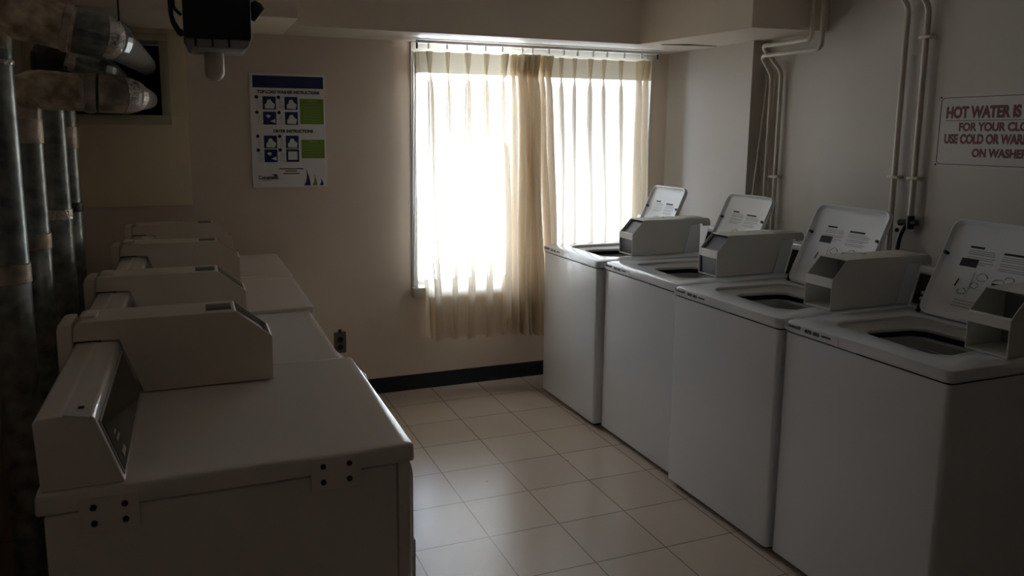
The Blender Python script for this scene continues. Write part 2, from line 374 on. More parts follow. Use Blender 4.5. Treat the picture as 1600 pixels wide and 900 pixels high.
# ------------------------------------------------------------------ washing machines
def coin_box(t, X, v0, v1, p, mat, inside, drop=True):
    """p: u of front, slope end, foot of console, top of console, console top z, back; X maps u to local x"""
    uf, us, c0, c1, zc, ub, zf, zt = p; zb = .9165
    prof = [(uf, zb), (uf, zf), (us, zt-.002), (us+.006, zt), (ub-.018, zt), (ub-.004, zt-.010), (ub, zt-.024), (ub, zc-.012), (ub-.052, zc-.012), (ub-.052, zc+.003), (c1-.001, zc+.003), (c0-.005, zb)]
    if not drop: prof = prof[:6] + [(ub, zc+.003)] + prof[-2:]
    pr = [(X(u), z) for u, z in prof]
    m = MB(); th = .004
    m.prism(pr, 'y', v0, v0+th, bev=.0012, seg=1); m.prism(pr, 'y', v1-th, v1, bev=.0012, seg=1)
    i0, i1 = v0+th*.5, v1-th*.5
    bz_ = zc-.012 if drop else zc+.003
    m.prism([(X(us+.002), zt-.004), (X(us+.006), zt), (X(ub-.018), zt), (X(ub-.004), zt-.010), (X(ub), zt-.024), (X(ub), bz_), (X(ub-.006), bz_+.001), (X(ub-.006), zt-.026), (X(ub-.02), zt-.008)], 'y', i0, i1)
    m.box((X(uf), i0, zb), (X(c0-.006), i1, zb+.005))
    m.prism([(X(uf), zf-.030), (X(uf), zf), (X(uf+.006), zf+.006), (X(uf+.012), zf-.004), (X(uf+.006), zf-.030)], 'y', i0, i1)
    m.box((X(uf+.16), i0, zb), (X(uf+.165), i1, zt-.006))
    cb = m.build('coin_box', mat, t)
    if inside == 'slide':
        m = MB(); m.prism([(X(uf+.013), zf-.004), (X(us+.008), zt-.014), (X(us+.014), zt-.018), (X(uf+.019), zf-.010)], 'y', i0+.003, i1-.003)
        m.box((X(uf+.010), i0+.003, zb+.005), (X(uf+.014), i1-.003, zf-.028)); m.build('coin_slide', 'slide', cb)
    else:
        m = MB(); vm = v0+.075 if inside == 'hollow' else v0+.06
        m.tube([(X(uf+.155), vm-.03, zt-.028), (X(uf+.12), vm-.03, zt-.045), (X(uf+.105), vm-.035, zf-.012)], .006, 8)
        m.tube([(X(uf+.16), vm-.045, zb+.055), (X(uf+.08), vm-.045, zb+.055)], .009, 10)
        m.build('lock_bolt', 'bolt', cb)
        m = MB(); m.box((X(uf+.157), i0+.003, zb+.006), (X(uf+.159), i1-.003, zt-.012)); m.build('inner_plate', 'inside', cb)
    return cb

def washer(y0, xf, label, number, hollow, box_v, marks):
    W, D = .645, .70
    t = thing('washing_machine', label, 'washing machine', (xf+.35, y0+.325, 0), 'top-load coin washers along the wall with pipes')
    X = lambda u: u-.35
    Y = lambda v: v-.325
    def B(): return MB()
    m = B(); m.loft([rrect(X(0), X(D-.02), Y(.003), Y(.647), .016, z) for z in (.026, .030, .866, .871)], True, False); m.build('cabinet', 'enamel', t)
    # top panel with the rectangular well and the round tub opening
    wx0, wx1, wy0, wy1 = X(.122), X(.522), Y(.105), Y(.560)
    m = B()
    def circ(z, r, cx=.290, cy=.320):
        out = []
        for p in rrect(wx0, wx1, wy0, wy1, .06, z):
            a = math.atan2(p.y-Y(cy), p.x-X(cx)); out.append(Vector((X(cx)+r*math.cos(a), Y(cy)+r*math.sin(a), z)))
        return out
    def well(e, r, z):
        out = []
        for p in rrect(wx0-e, wx1+e, wy0-e, wy1+e, r, z):
            k = max(0, 1-((p.y-Y(.325))/(wy1-wy0)*2)**2); w_ = max(0, (X(.30)-p.x)/(X(.30)-wx0)); p.x -= .026*k*w_; out.append(p)
        return out
    def mixr(a, b, f): return [p*(1-f)+q*f for p, q in zip(a, b)]
    o = .003
    rings = [rrect(X(.02), X(D-.04), Y(.02), Y(.63), .02, .8765),
             rrect(X(-o), X(D), Y(0), Y(.65), .024, .8765), rrect(X(-o-.001), X(D), Y(-.001), Y(.651), .026, .880),
             rrect(X(-o), X(D), Y(0), Y(.65), .026, .903), rrect(X(.001), X(D-.002), Y(.003), Y(.647), .026, .911), rrect(X(.009), X(D-.008), Y(.011), Y(.639), .026, .9145),
             well(.010, .07, .9145), well(.002, .062, .912), well(0, .06, .907)]
    m.loft(rings, cap0=False, cap1=False)
    m.build('top_panel', 'enamel', t)
    m = B(); a = well(0, .06, .907); b_ = well(-.005, .056, .900)
    c1 = circ(.896, .180); c2 = circ(.892, .175); c3 = circ(.884, .174)
    m.loft([a, b_, mixr(b_, c1, .6), c1, c2, c3], False, False); m.build('tub_cover', 'tray', t)
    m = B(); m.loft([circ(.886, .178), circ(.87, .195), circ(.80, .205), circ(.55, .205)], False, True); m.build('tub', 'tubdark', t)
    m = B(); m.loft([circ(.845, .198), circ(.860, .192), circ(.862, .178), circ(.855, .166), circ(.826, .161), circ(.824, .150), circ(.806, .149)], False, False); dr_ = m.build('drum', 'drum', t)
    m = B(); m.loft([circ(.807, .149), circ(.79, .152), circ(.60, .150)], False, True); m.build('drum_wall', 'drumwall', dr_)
    # console
    m = B(); m.prism([(X(.592), .9155), (X(.637), 1.068), (X(.643), 1.075), (X(.695), 1.075), (X(.70), 1.070), (X(.70), .9155)], 'y', Y(box_v+.003), Y(.646), bev=.0025)
    con = m.build('console', 'enamel', t)
    fc = Face((X(.592), Y(.646), .9155), (0, -1, 0), (.045, 0, .1525))
    m = B(); q0, q1 = .646-(.646), 0
    pa0, pa1 = .04, .60-(box_v+.135-.01) + .0
    xr = .646-(box_v+.150)          # measured from the far end towards the coin box
    m = B(); fc.rect(m, .010, xr, .012, .142, 0, .004, bev=.0015); bz = m.build('control_panel', 'bezel', con)
    m = B(); fc.rect(m, .016, xr-.006, .020, .136, .004, .0052); m.build('control_glass', 'panel', bz)
    for k in range(2):
        m = B(); fc.rect(m, .044, .060, .036+k*.022, .050+k*.022, .0052, .0085, bev=.0015); m.build('button', 'button', bz)
    # coin box
    cb = coin_box(t, X, Y(box_v), Y(box_v+.135), (.258, .325, .592, .637, 1.075, .765, 1.032, 1.107), 'coin', 'hollow' if hollow else 'slide')
    m = B(); m.box((X(.50), Y(box_v+.085), 1.107), (X(.512), Y(box_v+.115), 1.113), bev=.002); m.build('latch', 'coin', cb)
    m = B(); m.box((X(.60), Y(box_v+.02), 1.107), (X(.72), Y(box_v+.115), 1.1105), bev=.001); m.build('lock_cover', 'coin', cb)
    # open lid leaning back
    hv0, hv1 = box_v+.138, .560; hx, hz = .545, .9165; ang = math.radians(65)
    L = .380
    lf = Face((X(hx), Y(hv1), hz), (0, -1, 0), (math.cos(ang), 0, math.sin(ang)))   # n points to the room
    m = B(); w = hv1-hv0
    def rr(x0, x1, y0, y1, r, d):
        return [lf.mat(p.x, p.y, d) @ Vector((0, 0, 0)) for p in rrect(x0, x1, y0, y1, r, 0)]
    m.loft([rr(.014, w-.014, .014, L-.014, .03, -.013), rr(.003, w-.003, .003, L-.003, .036, -.011), rr(0, w, 0, L, .038, -.006), rr(0, w, 0, L, .038, .006), rr(.0015, w-.0015, .0015, L-.0015, .037, .0125), rr(.0045, w-.0045, .0045, L-.0045, .035, .0125), rr(.007, w-.007, .007, L-.007, .034, .010), rr(.014, w-.014, .014, L-.014, .032, -.001), rr(.026, w-.026, .026, L-.026, .028, -.004)])
    lid = m.build('lid', 'enamel', t)
    for bx in (.004, w-.004):
        m = B(); lf.disc(m, bx + (.012 if bx < .1 else -.012), .245, .0065, -.003, .015, n=12); m.build('bumper', 'rubber', lid)
    m = B(); lf.rect(m, -.012, .0, .002, .03, -.010, .004, bev=.002); m.build('hinge_pin', 'rubber', lid)
    # printed instructions on the inside of the lid
    lt = Face((X(hx), Y(hv1), hz), (0, -1, 0), (math.cos(ang), 0, math.sin(ang))); lt.r = lt.r*(w/.375); lt.u = lt.u*.95
    m = B(); d0, d1 = -.0045, -.0030
    rnd = random.Random(5)
    for cx0, cx1, head, y in ((.085, .185, .05, .298), (.205, .315, .075, .288)):
        lt.rect(m, cx0, cx0+head, y-.004, y+.004, d0, d1, 'ink'); yy = y-.013
        for g in range(3):
            for r in range(2 if g else 3):
                lt.rect(m, cx0, cx0+(cx1-cx0)*rnd.uniform(.72, 1), yy-.0010, yy+.0010, d0, d1, 'inkgrey'); yy -= .0075
            yy -= .004
    for cx_, cy_, r_ in ((.165, .185, .020), (.225, .172, .022), (.255, .192, .016), (.150, .150, .015), (.115, .120, .016), (.20, .10, .02)):
        for k in range(10):
            a = rnd.uniform(0, 6.28); a2 = a + rnd.uniform(.6, 1.3); p, q = (cx_+r_*math.cos(a), cy_+r_*math.sin(a)*.8), (cx_+r_*math.cos(a2), cy_+r_*math.sin(a2)*.8)
            dx, dy = q[0]-p[0], q[1]-p[1]; ln = math.hypot(dx, dy) or 1; ox, oy = -dy/ln*.0009, dx/ln*.0009
            lt.poly(m, [(p[0]-ox, p[1]-oy), (q[0]-ox, q[1]-oy), (q[0]+ox, q[1]+oy), (p[0]+ox, p[1]+oy)], d0, d1, 'inkgrey')
    for r in range(3): lt.rect(m, .10, .10+.09-r*.012, .083-r*.012, .085-r*.012, d0, d1, 'inkgrey')
    lt.rect(m, .125, .300, .1355, .1365, d0, d1, 'inkgrey'); lt.rect(m, .135, .136, .10, .20, d0, d1, 'inkgrey')
    if marks:
        lt.rect(m, .072, .132, .218, .250, d0, d1+.0002, 'ink'); lt.rect(m, .205, .232, .150, .171, d0, d1+.0002, 'ink')
        lt.poly(m, [(.255, .150), (.300, .153), (.300, .160), (.275, .169), (.257, .169)], d0, d1+.0002, 'ink')
        lt.poly(m, [(.082, .135), (.087, .135), (.092, .165), (.089, .168)], d0, d1+.0002, 'ink')
    ip = m.build('printed_instructions', None, lid, smooth=False); ip['label'] = 'black and grey printed instructions on the lid'
    # name strip on the front edge of the top
    ff = Face((X(-.0042), Y(.647), .8765), (0, -1, 0), (0, 0, 1)); m = B()
    ff.rect(m, .002, .245, .004, .030, 0, .0006); ls = m.build('name_strip', 'labelpaper', t)
    m = B(); ff.text(m, 'Coinamatic', .010, .0165, .016, 'inkblue', .0007, width=.068, height=.012, bold=.0003)
    ff.text(m, number, .098, .013, .016, 'ink', .0007, width=.066, height=.013, bold=.0009)
    ff.rect(m, .173, .213, .0165, .0225, .0006, .0010, 'ink')
    for k in range(3): ff.poly(m, [(.060+k*.004, .0285-k*.002), (.070+k*.004, .0290-k*.002), (.082-k*.001, .0265-k*.002), (.070+k*.003, .0275-k*.002)], .0006, .0010, 'inkblue')
    m.build('lettering', None, ls, smooth=False)
    for u in (.05, .62):
        for v in (.05, .60):
            m = B(); m.tube([(X(u), Y(v), 0), (X(u), Y(v), .010), (X(u), Y(v), .028)], [.020, .018, .009], 12); m.build('foot', 'rubber', t)
    return t

washer(1.455, 1.972, 'white top-load washer with open lid standing below the hot water sign', '873 462', True, .025, True)
washer(2.110, 1.958, 'white open-lid washer in front of the black valve, between two washers, hollow coin box', '873 462', True, .030, True)
washer(2.772, 1.988, 'white open-lid washer second from the window, set slightly back from its neighbours', '873 462', False, .078, False)
washer(3.434, 1.955, 'white top-load washer with open lid right under the window curtain', '873 462', False, .088, False)

# ------------------------------------------------------------------ dryers
def dryer(y0, xf, zoff, label, door_open=0.0, brackets=False):
    D, W = .70, .683
    t = thing('tumble_dryer', label, 'dryer', (xf-.35, y0+.3415, 0), 'coin dryers in a row by the ducts')
    X = lambda u: .35-u
    Y = lambda v: v-.3415
    def B(): return MB()
    m = B(); m.box((X(.033), Y(.003), .022), (X(D-.005), Y(W-.003), .872+zoff), bev=.006); m.build('cabinet', 'enamel_d', t)
    m = B(); m.loft([rrect(X(.031), X(.004), Y(.003), Y(W-.003), .006, z) for z in (.022, .871+zoff)]) if False else m.box((X(.0315), Y(.003), .022), (X(.003), Y(W-.003), .871+zoff), bev=.005)
    fp = m.build('front_panel', 'enamel_d', t)
    z = zoff
    m = B(); m.loft([rrect(X(D-.02), X(.02), Y(.02), Y(W-.02), .008, .8765+z), rrect(X(D+.006), X(-.003), Y(0), Y(W), .007, .8765+z), rrect(X(D+.007), X(-.004), Y(-.001), Y(W+.001), .007, .880+z), rrect(X(D+.006), X(-.003), Y(0), Y(W), .007, .908+z), rrect(X(D+.005), X(-.001), Y(.002), Y(W-.002), .007, .9125+z), rrect(X(D+.001), X(.003), Y(.005), Y(W-.005), .007, .9145+z), rrect(X(D-.03), X(.02), Y(.02), Y(W-.02), .007, .9135+z)])
    m.build('top_panel', 'enamel_d', t)
    # console
    zc = 1.056+z
    m = B(); m.prism([(X(.556), .9155+z), (X(.600), zc-.010), (X(.606), zc-.003), (X(.65), zc-.001), (X(.656), zc+.0015), (X(.694), zc+.001), (X(.702), zc-.008), (X(.697), .9155+z)], 'y', Y(.010), Y(W-.004), bev=.0035, seg=3)
    con = m.build('console', 'enamel_d', t)
    fc = Face((X(.556), Y(.010), .9155+z), (0, 1, 0), (-.044, 0, .1305))
    m = B(); fc.rect(m, .012, .505, .010, .128, 0, .003, bev=.001); bz = m.build('control_panel', 'bezel', con)
    m = B(); fc.rect(m, .018, .499, .016, .122, .003, .0042); m.build('control_glass', 'panel', bz)
    m = B(); fc.rect(m, .055, .095, .028, .040, .0042, .0052); fc.rect(m, .06, .10, .060, .066, .0042, .0052); fc.rect(m, .06, .085, .075, .080, .0042, .0052); m.build('label', 'button', bz)
    m = B(); m.box((X(.622), Y(.05), zc-.0015), (X(.632), Y(.058), zc+.001)); m.build('clip_slot', 'rubber', con)
    # coin box
    bv = .540
    cb = coin_box(t, X, Y(bv), Y(bv+.138), (.233, .319, .556, .600, zc, .702, 1.034+z, 1.108+z), 'coin_d', 'slide', drop=False)
    cb.location.z = 0
    zt = 1.108+z
    m = B(); m.box((X(.332), Y(bv+.030), zt-.001), (X(.395), Y(bv+.105), zt+.0012), bev=.0006); m.build('rate_label', 'slide', cb)
    m = B(); m.loft([rrect(X(.690), X(.652), Y(bv+.04), Y(bv+.10), .008, zt-.002), rrect(X(.690), X(.652), Y(bv+.04), Y(bv+.10), .008, zt+.006), rrect(X(.686), X(.656), Y(bv+.044), Y(bv+.096), .008, zt+.009)]); m.build('lock_cover', 'coin_d', cb)
    m = B(); m.box((X(.700), Y(bv-.0015), zc+.0005), (X(.640), Y(bv+.002), zc+.0045)) ; m.build('gap_shade', 'rubber', cb)  # dark strip standing in for the shade in the gap under the box
    m = B(); m.loft([rrect(X(.738), X(.703), Y(bv+.004), Y(bv+.134), .008, zt-.150), rrect(X(.738), X(.703), Y(bv+.004), Y(bv+.134), .008, zt-.020), rrect(X(.735), X(.703), Y(bv+.008), Y(bv+.130), .010, zt-.008), rrect(X(.728), X(.703), Y(bv+.018), Y(bv+.120), .010, zt-.003)]); m.build('rear_cap', 'coin_d', cb)
    # door on the front
    m = B(); hx = .003
    dv0, dv1, dz0, dz1 = .075, .610, .27, .832+z
    dm = MB(); rings = []
    for d, ins, r in ((0, .004, .03), (.004, 0, .034), (.016, 0, .034), (.021, .004, .032), (.022, .012, .028)):
        rings.append([Vector((d, p.x-dv1, p.y-dz0)) for p in rrect(dv0+ins, dv1-ins, dz0+ins, dz1-ins, r, 0)])
    dm.loft(rings); dr = dm.build('door', 'enamel_d', t); dr.location = (X(-.001), Y(dv1), dz0); dr.rotation_euler = (0, 0, door_open)
    h = MB(); h.box((.021, -.50, .24), (.036, -.475, .36), bev=.005); h.build('handle', 'enamel_d', dr)
    for u in (.06, .63):
        for v in (.05, .63):
            m = B(); m.tube([(X(u), Y(v), 0), (X(u), Y(v), .010), (X(u), Y(v), .024)], [.020, .018, .009], 12); m.build('foot', 'rubber', t)
    if brackets:
        sf = Face((X(D), Y(.0), 0), (1, 0, 0), (0, 0, 1))
        for u0, u1, z0_, z1_ in ((.534, .636, .832, .897), (.112, .215, .842, .912)):
            a0, a1 = D-u1, D-u0
            m = B(); sf.rect(m, a0, a1, z0_, z1_, -.002, .004, bev=.0012); bp_ = m.build('bracket_plate', 'enamel_d', t)
            for fx in (.24, .76):
                for fz in (.26, .74):
                    m = B(); sf.disc(m, a0+(a1-a0)*fx, z0_+(z1_-z0_)*fz, .0058, .003, .0065, n=12); m.build('screw', 'screw', bp_)
    return t
dryer(1.490, .412, 0, 'ivory dryer with screwed bracket plates on its exposed side, fourth from the back wall', brackets=True)
dryer(2.180, .390, -.012, 'ivory dryer third from the back wall, slightly lower, door ajar', door_open=.14)
dryer(2.868, .410, 0, 'ivory dryer second from the back wall, with its coin box on top')
dryer(3.560, .412, 0, 'ivory dryer against the back wall, last of the row under the poster')

# ------------------------------------------------------------------ curtains
def curtain(name, x0t, x1t, x0b, x1b, pt, pb, ztop, zhem, seed, label, yb=4.262, side=-1):
    rnd = random.Random(seed); k = len(pt)
    rows = [0, .02, .05, .08, .105, .118, .128, .138, .15, .17, .20, .24] + [.24+(ztop-zhem-.24)*i/34 for i in range(1, 35)]
    H = ztop-zhem
    ph = [rnd.uniform(0, 6.28) for _ in range(k)]; am = [rnd.uniform(.3, 1) for _ in range(k)]; sizes = [rnd.uniform(.8, 1.2) for _ in range(k)]
    def lerp(t, pts):
        for (a, va), (b, vb) in zip(pts, pts[1:]):
            if t <= b: return va+(vb-va)*(t-a)/(b-a)
        return pts[-1][1]
    bm = bmesh.new(); grid = []
    for s_ in rows:
        f = s_/H
        xs0, xs1 = x0t+(x0b-x0t)*f, x1t+(x1b-x1t)*f
        cs = [pt[i]+(pb[i]-pt[i])*f + .010*am[i]*math.sin(2.2*f*math.pi+ph[i])*min(1, f*3) for i in range(k)]
        gaps = [min((cs[i]-(cs[i-1] if i else xs0-.05)), ((cs[i+1] if i < k-1 else xs1+.05)-cs[i])) for i in range(k)]
        line = []
        def seg(xa, xb, n, sag, hem):
            for j in range(n):
                q = j/(n-1); line.append(Vector((xa+(xb-xa)*q, yb+sag*math.sin(math.pi*q), ztop-s_)))
        if side < 0:
            for j in range(6): line.append(Vector((xs0-.002, YB-.022+(yb-YB+.022)*j/6, ztop-s_)))
        prev = xs0
        for i in range(k):
            hw = lerp(s_, [(0, .019), (.06, .014), (.125, .0035), (.15, .010), (.20, .017), (.6, .018), (H, .020)])*sizes[i]
            dp = lerp(s_, [(0, .040), (.125, .028), (.16, .030), (.3, .036), (H, .052)])*sizes[i]
            hw = min(hw, gaps[i]*.44); nw = hw*lerp(s_, [(0, .3), (.13, .7), (.16, .10), (.40, .18), (H*.45, .6), (H*.6, .6), (H*.75, .3), (H, .35)])
            if gaps[i] < .06: nw = hw*.45; dp *= 2.6
            c_ = cs[i]
            seg(prev, c_-nw, 7, .010*min(1, s_/.2), 0)
            for dx, dy in ((-nw, .0), (-nw, .15), (-hw*.72, .30), (-hw*.98, .5), (-hw*.93, .70), (-hw*.66, .88), (-hw*.3, .97), (0, 1.0), (hw*.3, .97), (hw*.66, .88), (hw*.93, .70), (hw*.98, .5), (hw*.72, .30), (nw, .15), (nw, .0)):
                line.append(Vector((c_+dx, yb-dy*dp, ztop-s_ - (0 if s_ < H-.001 else .006*math.sin(dx*200)))))
            prev = c_+nw
        seg(prev, xs1, 7, .006, 0)
        if side > 0:
            for j in range(1, 7): line.append(Vector((xs1+.002, yb+(YB-.022-yb)*j/6, ztop-s_)))
        grid.append([bm.verts.new(p) for p in line])
    for r in range(len(grid)-1):
        for j in range(len(grid[0])-1):
            fce = bm.faces.new((grid[r][j], grid[r+1][j], grid[r+1][j+1], grid[r][j+1])); fce.material_index = 1 if rows[r] < .117 else 0
    me = bpy.data.meshes.new(name); bm.to_mesh(me); bm.free()
    me.materials.append(MAT['curtain']); me.materials.append(MAT['header']); me.shade_smooth()
    o = bpy.data.objects.new(name, me); COL.objects.link(o); return tag(o, label, 'curtain', 'pleated curtains at the window')
cl = curtain('curtain', 1.232, 1.957, 1.302, 2.012, [1.288, 1.399, 1.520, 1.635, 1.742, 1.800, 1.840, 1.870, 1.902, 1.935], [1.335, 1.452, 1.545, 1.672, 1.775, 1.826, 1.870, 1.910, 1.950, 1.985], 2.028, .338, 3, 'cream pleated curtain panel hanging clear of the washers, bunched along one edge')
curtain('curtain', 1.815, 2.805, 1.850, 2.775, [1.998, 2.044, 2.145, 2.239, 2.347, 2.444, 2.567, 2.693, 2.747], [2.056, 2.100, 2.190, 2.265, 2.380, 2.490, 2.610, 2.690, 2.735], 2.030, .338, 11, 'cream pleated curtain panel whose lower half is hidden behind the end washer', 4.305, 1)
tr = thing('curtain_track', 'white curtain track fixed under the soffit above the window', 'curtain track', (2.02, 4.255, 2.06), None)
m = MB(); m.box((-.805, -.010, .013), (.80, .014, .030), bev=.003); m.build('rail', 'track', tr)
for x in [-.80, .79] + [p-2.02 for p in (1.288, 1.399, 1.520, 1.635, 1.742, 1.870, 1.935, 2.044, 2.145, 2.239, 2.347, 2.444, 2.567, 2.693)]:
    m = MB(); m.box((x-.004, -.006, -.018), (x+.004, .006, .014), bev=.001); m.build('glide', 'track' if abs(x) < .75 else 'rubber', tr)
m = MB(); m.tube([(-.815, .03, -.03), (-.817, .045, -.7), (-.815, .05, -1.40)], .0035, 8); m.tube([(-.800, .03, -.03), (-.803, .045, -.7), (-.815, .05, -1.40)], .0035, 8); m.build('pull_cord', 'track', tr)

# ------------------------------------------------------------------ wall poster and sign
pf = Face((.313, YB-.001, 1.265), (1, 0, 0), (0, 0, 1)); PW, PH = .404, .622
post = MB(); pf.rect(post, 0, PW, 0, PH, 0, .008, bev=.0015)
po_ = tag(post.build('instruction_poster', 'poster'), 'white laundry instruction poster with navy band and green boxes on the back wall', 'poster')
d = .0082
def q(x, y): return (x/490*PW - .004, PH*(1-(y-100)/738))     # from measured picture units on the poster
m = MB(); pf.rect(m, .016, PW-.008, PH-.077, PH-.012, .008, d); m.build('title_band', 'navy', po_)
m = MB()
pf.text(m, 'TOP-LOAD WASHER INSTRUCTIONS', PW*.51, PH-.108, .02, 'ink', d, align='CENTER', width=.335, height=.018, bold=.0009)
pf.text(m, 'DRYER INSTRUCTIONS', PW*.56, PH-.320, .02, 'ink', d, align='CENTER', width=.215, height=.018, bold=.0009)
m.build('lettering', None, po_, smooth=False)
m = MB(); pf.text(m, 'Coinamatic', .030, .046, .02, 'ink', d, width=.105, height=.020, bold=.0006)
for k in range(3): pf.poly(m, [(.100+k*.006, .072-k*.004), (.118+k*.005, .074-k*.004), (.134, .069-k*.004), (.116+k*.005, .069-k*.004)], .008, d, 'ink')
pf.rect(m, .05, .10, .038, .041, .008, d, 'inkgrey'); m.build('logo', None, po_, smooth=False)
m = MB()
for x0, x1, y in ((.140, .275, .100), (.175, .240, .088), (.163, .253, .074)): pf.rect(m, x0, x1, y, y+.0055, .008, d, 'ink')
m.build('contact_text', None, po_, smooth=False)
for (bx, by_) in ((.022, .428), (.139, .428), (.022, .346), (.139, .346), (.022, .216), (.139, .216), (.022, .141), (.139, .141)):
    m = MB(); pf.rect(m, bx+.044, bx+.114, by_, by_+.070, .008, d); sq = m.build('picture_panel', 'navy', po_)
    m = MB(); rnd = random.Random(int(bx*1000+by_*1000))
    cx_, cy_ = bx+.081, by_+.030
    if by_ > .40 or (.2 < by_ < .3) or (bx > .1 and by_ > .3):
        pf.poly(m, [(cx_-.026, cy_-.024), (cx_+.022, cy_-.026), (cx_+.028, cy_-.002), (cx_+.012, cy_+.012), (cx_+.004, cy_+.026), (cx_-.012, cy_+.022), (cx_-.016, cy_+.006), (cx_-.026, cy_-.004)], d, d+.0004)
    elif bx > .1 and by_ < .2:
        pf.rect(m, cx_-.026, cx_+.024, cy_-.018, cy_+.028, d, d+.0004)
    else:
        pf.poly(m, [(cx_-.024, cy_+.018), (cx_-.008, cy_+.026), (cx_+.004, cy_+.016), (cx_-.006, cy_+.006), (cx_-.016, cy_+.010)], d, d+.0004)
        pf.poly(m, [(cx_-.004, cy_-.012), (cx_+.014, cy_-.006), (cx_+.026, cy_+.004), (cx_+.028, cy_-.022), (cx_+.012, cy_-.016)], d, d+.0004)
    m.build('figure', 'posterwhite', sq)
    m = MB(); pf.disc(m, bx+.012, by_+.066, .0095, .008, d, 'ink')
    for r in range(6): pf.rect(m, bx+.012, bx+.012+rnd.uniform(.018, .030), by_+.048-r*.008, by_+.0495-r*.008, .008, d, 'inkgrey')
    pf.rect(m, bx+.004, bx+.046, by_+.0675, by_+.068, .008, d, 'inkgrey'); pf.rect(m, bx+.004, bx+.046, by_, by_+.0005, .008, d, 'inkgrey')
    m.build('caption', None, po_, smooth=False)
for gx0, gx1, gy0, gy1 in ((.265, .395, .350, .489), (.267, .396, .160, .264)):
    m = MB(); pf.rect(m, gx0, gx1, gy0, gy1, .008, d); g = m.build('notice_box', 'green', po_)
    m = MB(); pf.rect(m, gx0+.045, gx1-.035, gy1-.015, gy1-.009, d, d+.0003)
    for r in range(8 if gy1 > .4 else 6): pf.rect(m, gx0+.012, gx1-.012-random.uniform(0, .03), gy1-.032-r*.0135, gy1-.0305-r*.0135, d, d+.0003)
    m.build('notice_text', 'greenlight', g, smooth=False)
for k, (sx, w, h, mt) in enumerate(((.277, .036, .100, 'navy'), (.323, .028, .068, 'green'), (.362, .024, .044, 'navy'))):
    m = MB(); pts = [(sx, .008), (sx+w, .008)] + [(sx+w*(1-.72*(t/8)**1.6), .008+h*t/8) for t in range(1, 9)] + [(sx+w*.30*math.sin(math.pi*(1-t/8))+w*.28*(t/8), .008+h*t/8) for t in range(7, 0, -1)]
    pf.poly(m, pts, .008, d); m.build('sail_emblem', mt, po_, smooth=False)

sg = Face((XR-.001, 2.452, 1.435), (0, -1, 0), (0, 0, 1)); SW, SH = .62, .312
m = MB(); b = bmesh.new(); prof = [(p.x, p.y) for p in rrect(0, SW, 0, SH, .022, 0)]; b.free(); sg.poly(m, prof, 0, .004)
sn = tag(m.build('hot_water_sign', 'sign'), 'white metal sign with dark red lettering about hot water on the pipe wall', 'sign')
m = MB()
def ring(i, th, r):
    n = 6; A = rrect(i, SW-i, i, SH-i, r, 0); Bq = rrect(i+th, SW-i-th, i+th, SH-i-th, r-th, 0)
    for j in range(len(A)):
        k = (j+1) % len(A); sg.poly(m, [(A[j].x, A[j].y), (A[k].x, A[k].y), (Bq[k].x, Bq[k].y), (Bq[j].x, Bq[j].y)], .004, .0046)
ring(.013, .0028, .018)
m.build('border_line', 'ink', sn, smooth=False)
m = MB(); e = .0042
sg.text(m, 'HOT WATER IS', .042, .209, .06, 'red', e, width=.322, height=.052, bold=.003)
sg.rect(m, .040, SW-.05, .199, .2015, .004, .0046, 'red')
sg.text(m, 'FOR YOUR CLOTHES', .106, .155, .05, 'red', e, width=.385, height=.037, bold=.0022)
sg.text(m, 'USE COLD OR WARM', .043, .102, .05, 'red', e, width=.366, height=.042, bold=.0024)
sg.text(m, 'ON WASHERS', .175, .047, .05, 'red', e, width=.248, height=.037, bold=.0022)
m.build('lettering', None, sn, smooth=False)
for sx_, sy_ in ((.012, .012), (.012, SH-.012), (SW-.012, .012), (SW-.012, SH-.012)):
    m = MB(); sg.disc(m, sx_, sy_, .004, .004, .0065, n=10); m.build('screw', 'screw', sn)

# ------------------------------------------------------------------ water pipes on the wall
def pipe(name, pts, r, label, clamps=(), fill=.035):
    base = Vector(pts[-1]); t = thing(name, label, 'pipe', base, 'painted pipes on the wall behind the washers')
    m = MB(); m.tube([Vector(p)-base for p in fillet(pts, fill)], r, 14); m.build('tube', 'pipe', t)
    for (x, y, z) in clamps:
        m = MB(); m.box((x-r-.003-base.x, y-r-.016-base.y, z-.007-base.z), (XR-.001-base.x, y+r+.016-base.y, z+.007-base.z), bev=.002); m.build('clamp', 'pipe', t)
    return t
pipe('water_pipe', [(2.950, 3.096, ZC), (2.950, 3.096, 2.049), (2.950, 3.455, 2.051), (3.050, 3.405, 1.915), (3.050, 3.405, .60)], .0115, 'painted pipe with the upper of two crossing bends beside the column', [(3.050, 3.405, 1.34)])
pipe('water_pipe', [(2.950, 3.028, ZC), (2.950, 3.028, 1.996), (2.950, 3.455, 1.998), (3.050, 3.480, 1.900), (3.050, 3.480, .60)], .0115, 'painted pipe with the lower of two crossing bends, against the column')
pipe('conduit', [(3.052, 3.515, 1.88), (3.02, 3.515, 1.50), (2.982, 3.505, 1.20), (2.97, 3.50, .9)], .0045, 'thin slanting tube running down in front of the column', fill=.1)
pipe('water_pipe', [(2.955, 2.636, ZC), (2.955, 2.636, 2.245), (3.048, 2.630, 2.145), (3.048, 2.625, .75)], .0125, 'tall painted pipe next to the valve pipe, without a valve', [(3.048, 2.627, 1.38)], .03)
vp = pipe('water_pipe', [(2.955, 2.530, ZC), (2.955, 2.530, 2.232), (3.048, 2.525, 2.128), (3.048, 2.522, 1.20)], .0125, 'tall painted pipe ending in a black valve beside the sign', [(3.048, 2.523, 1.38), (3.048, 2.524, 2.00)], .03)
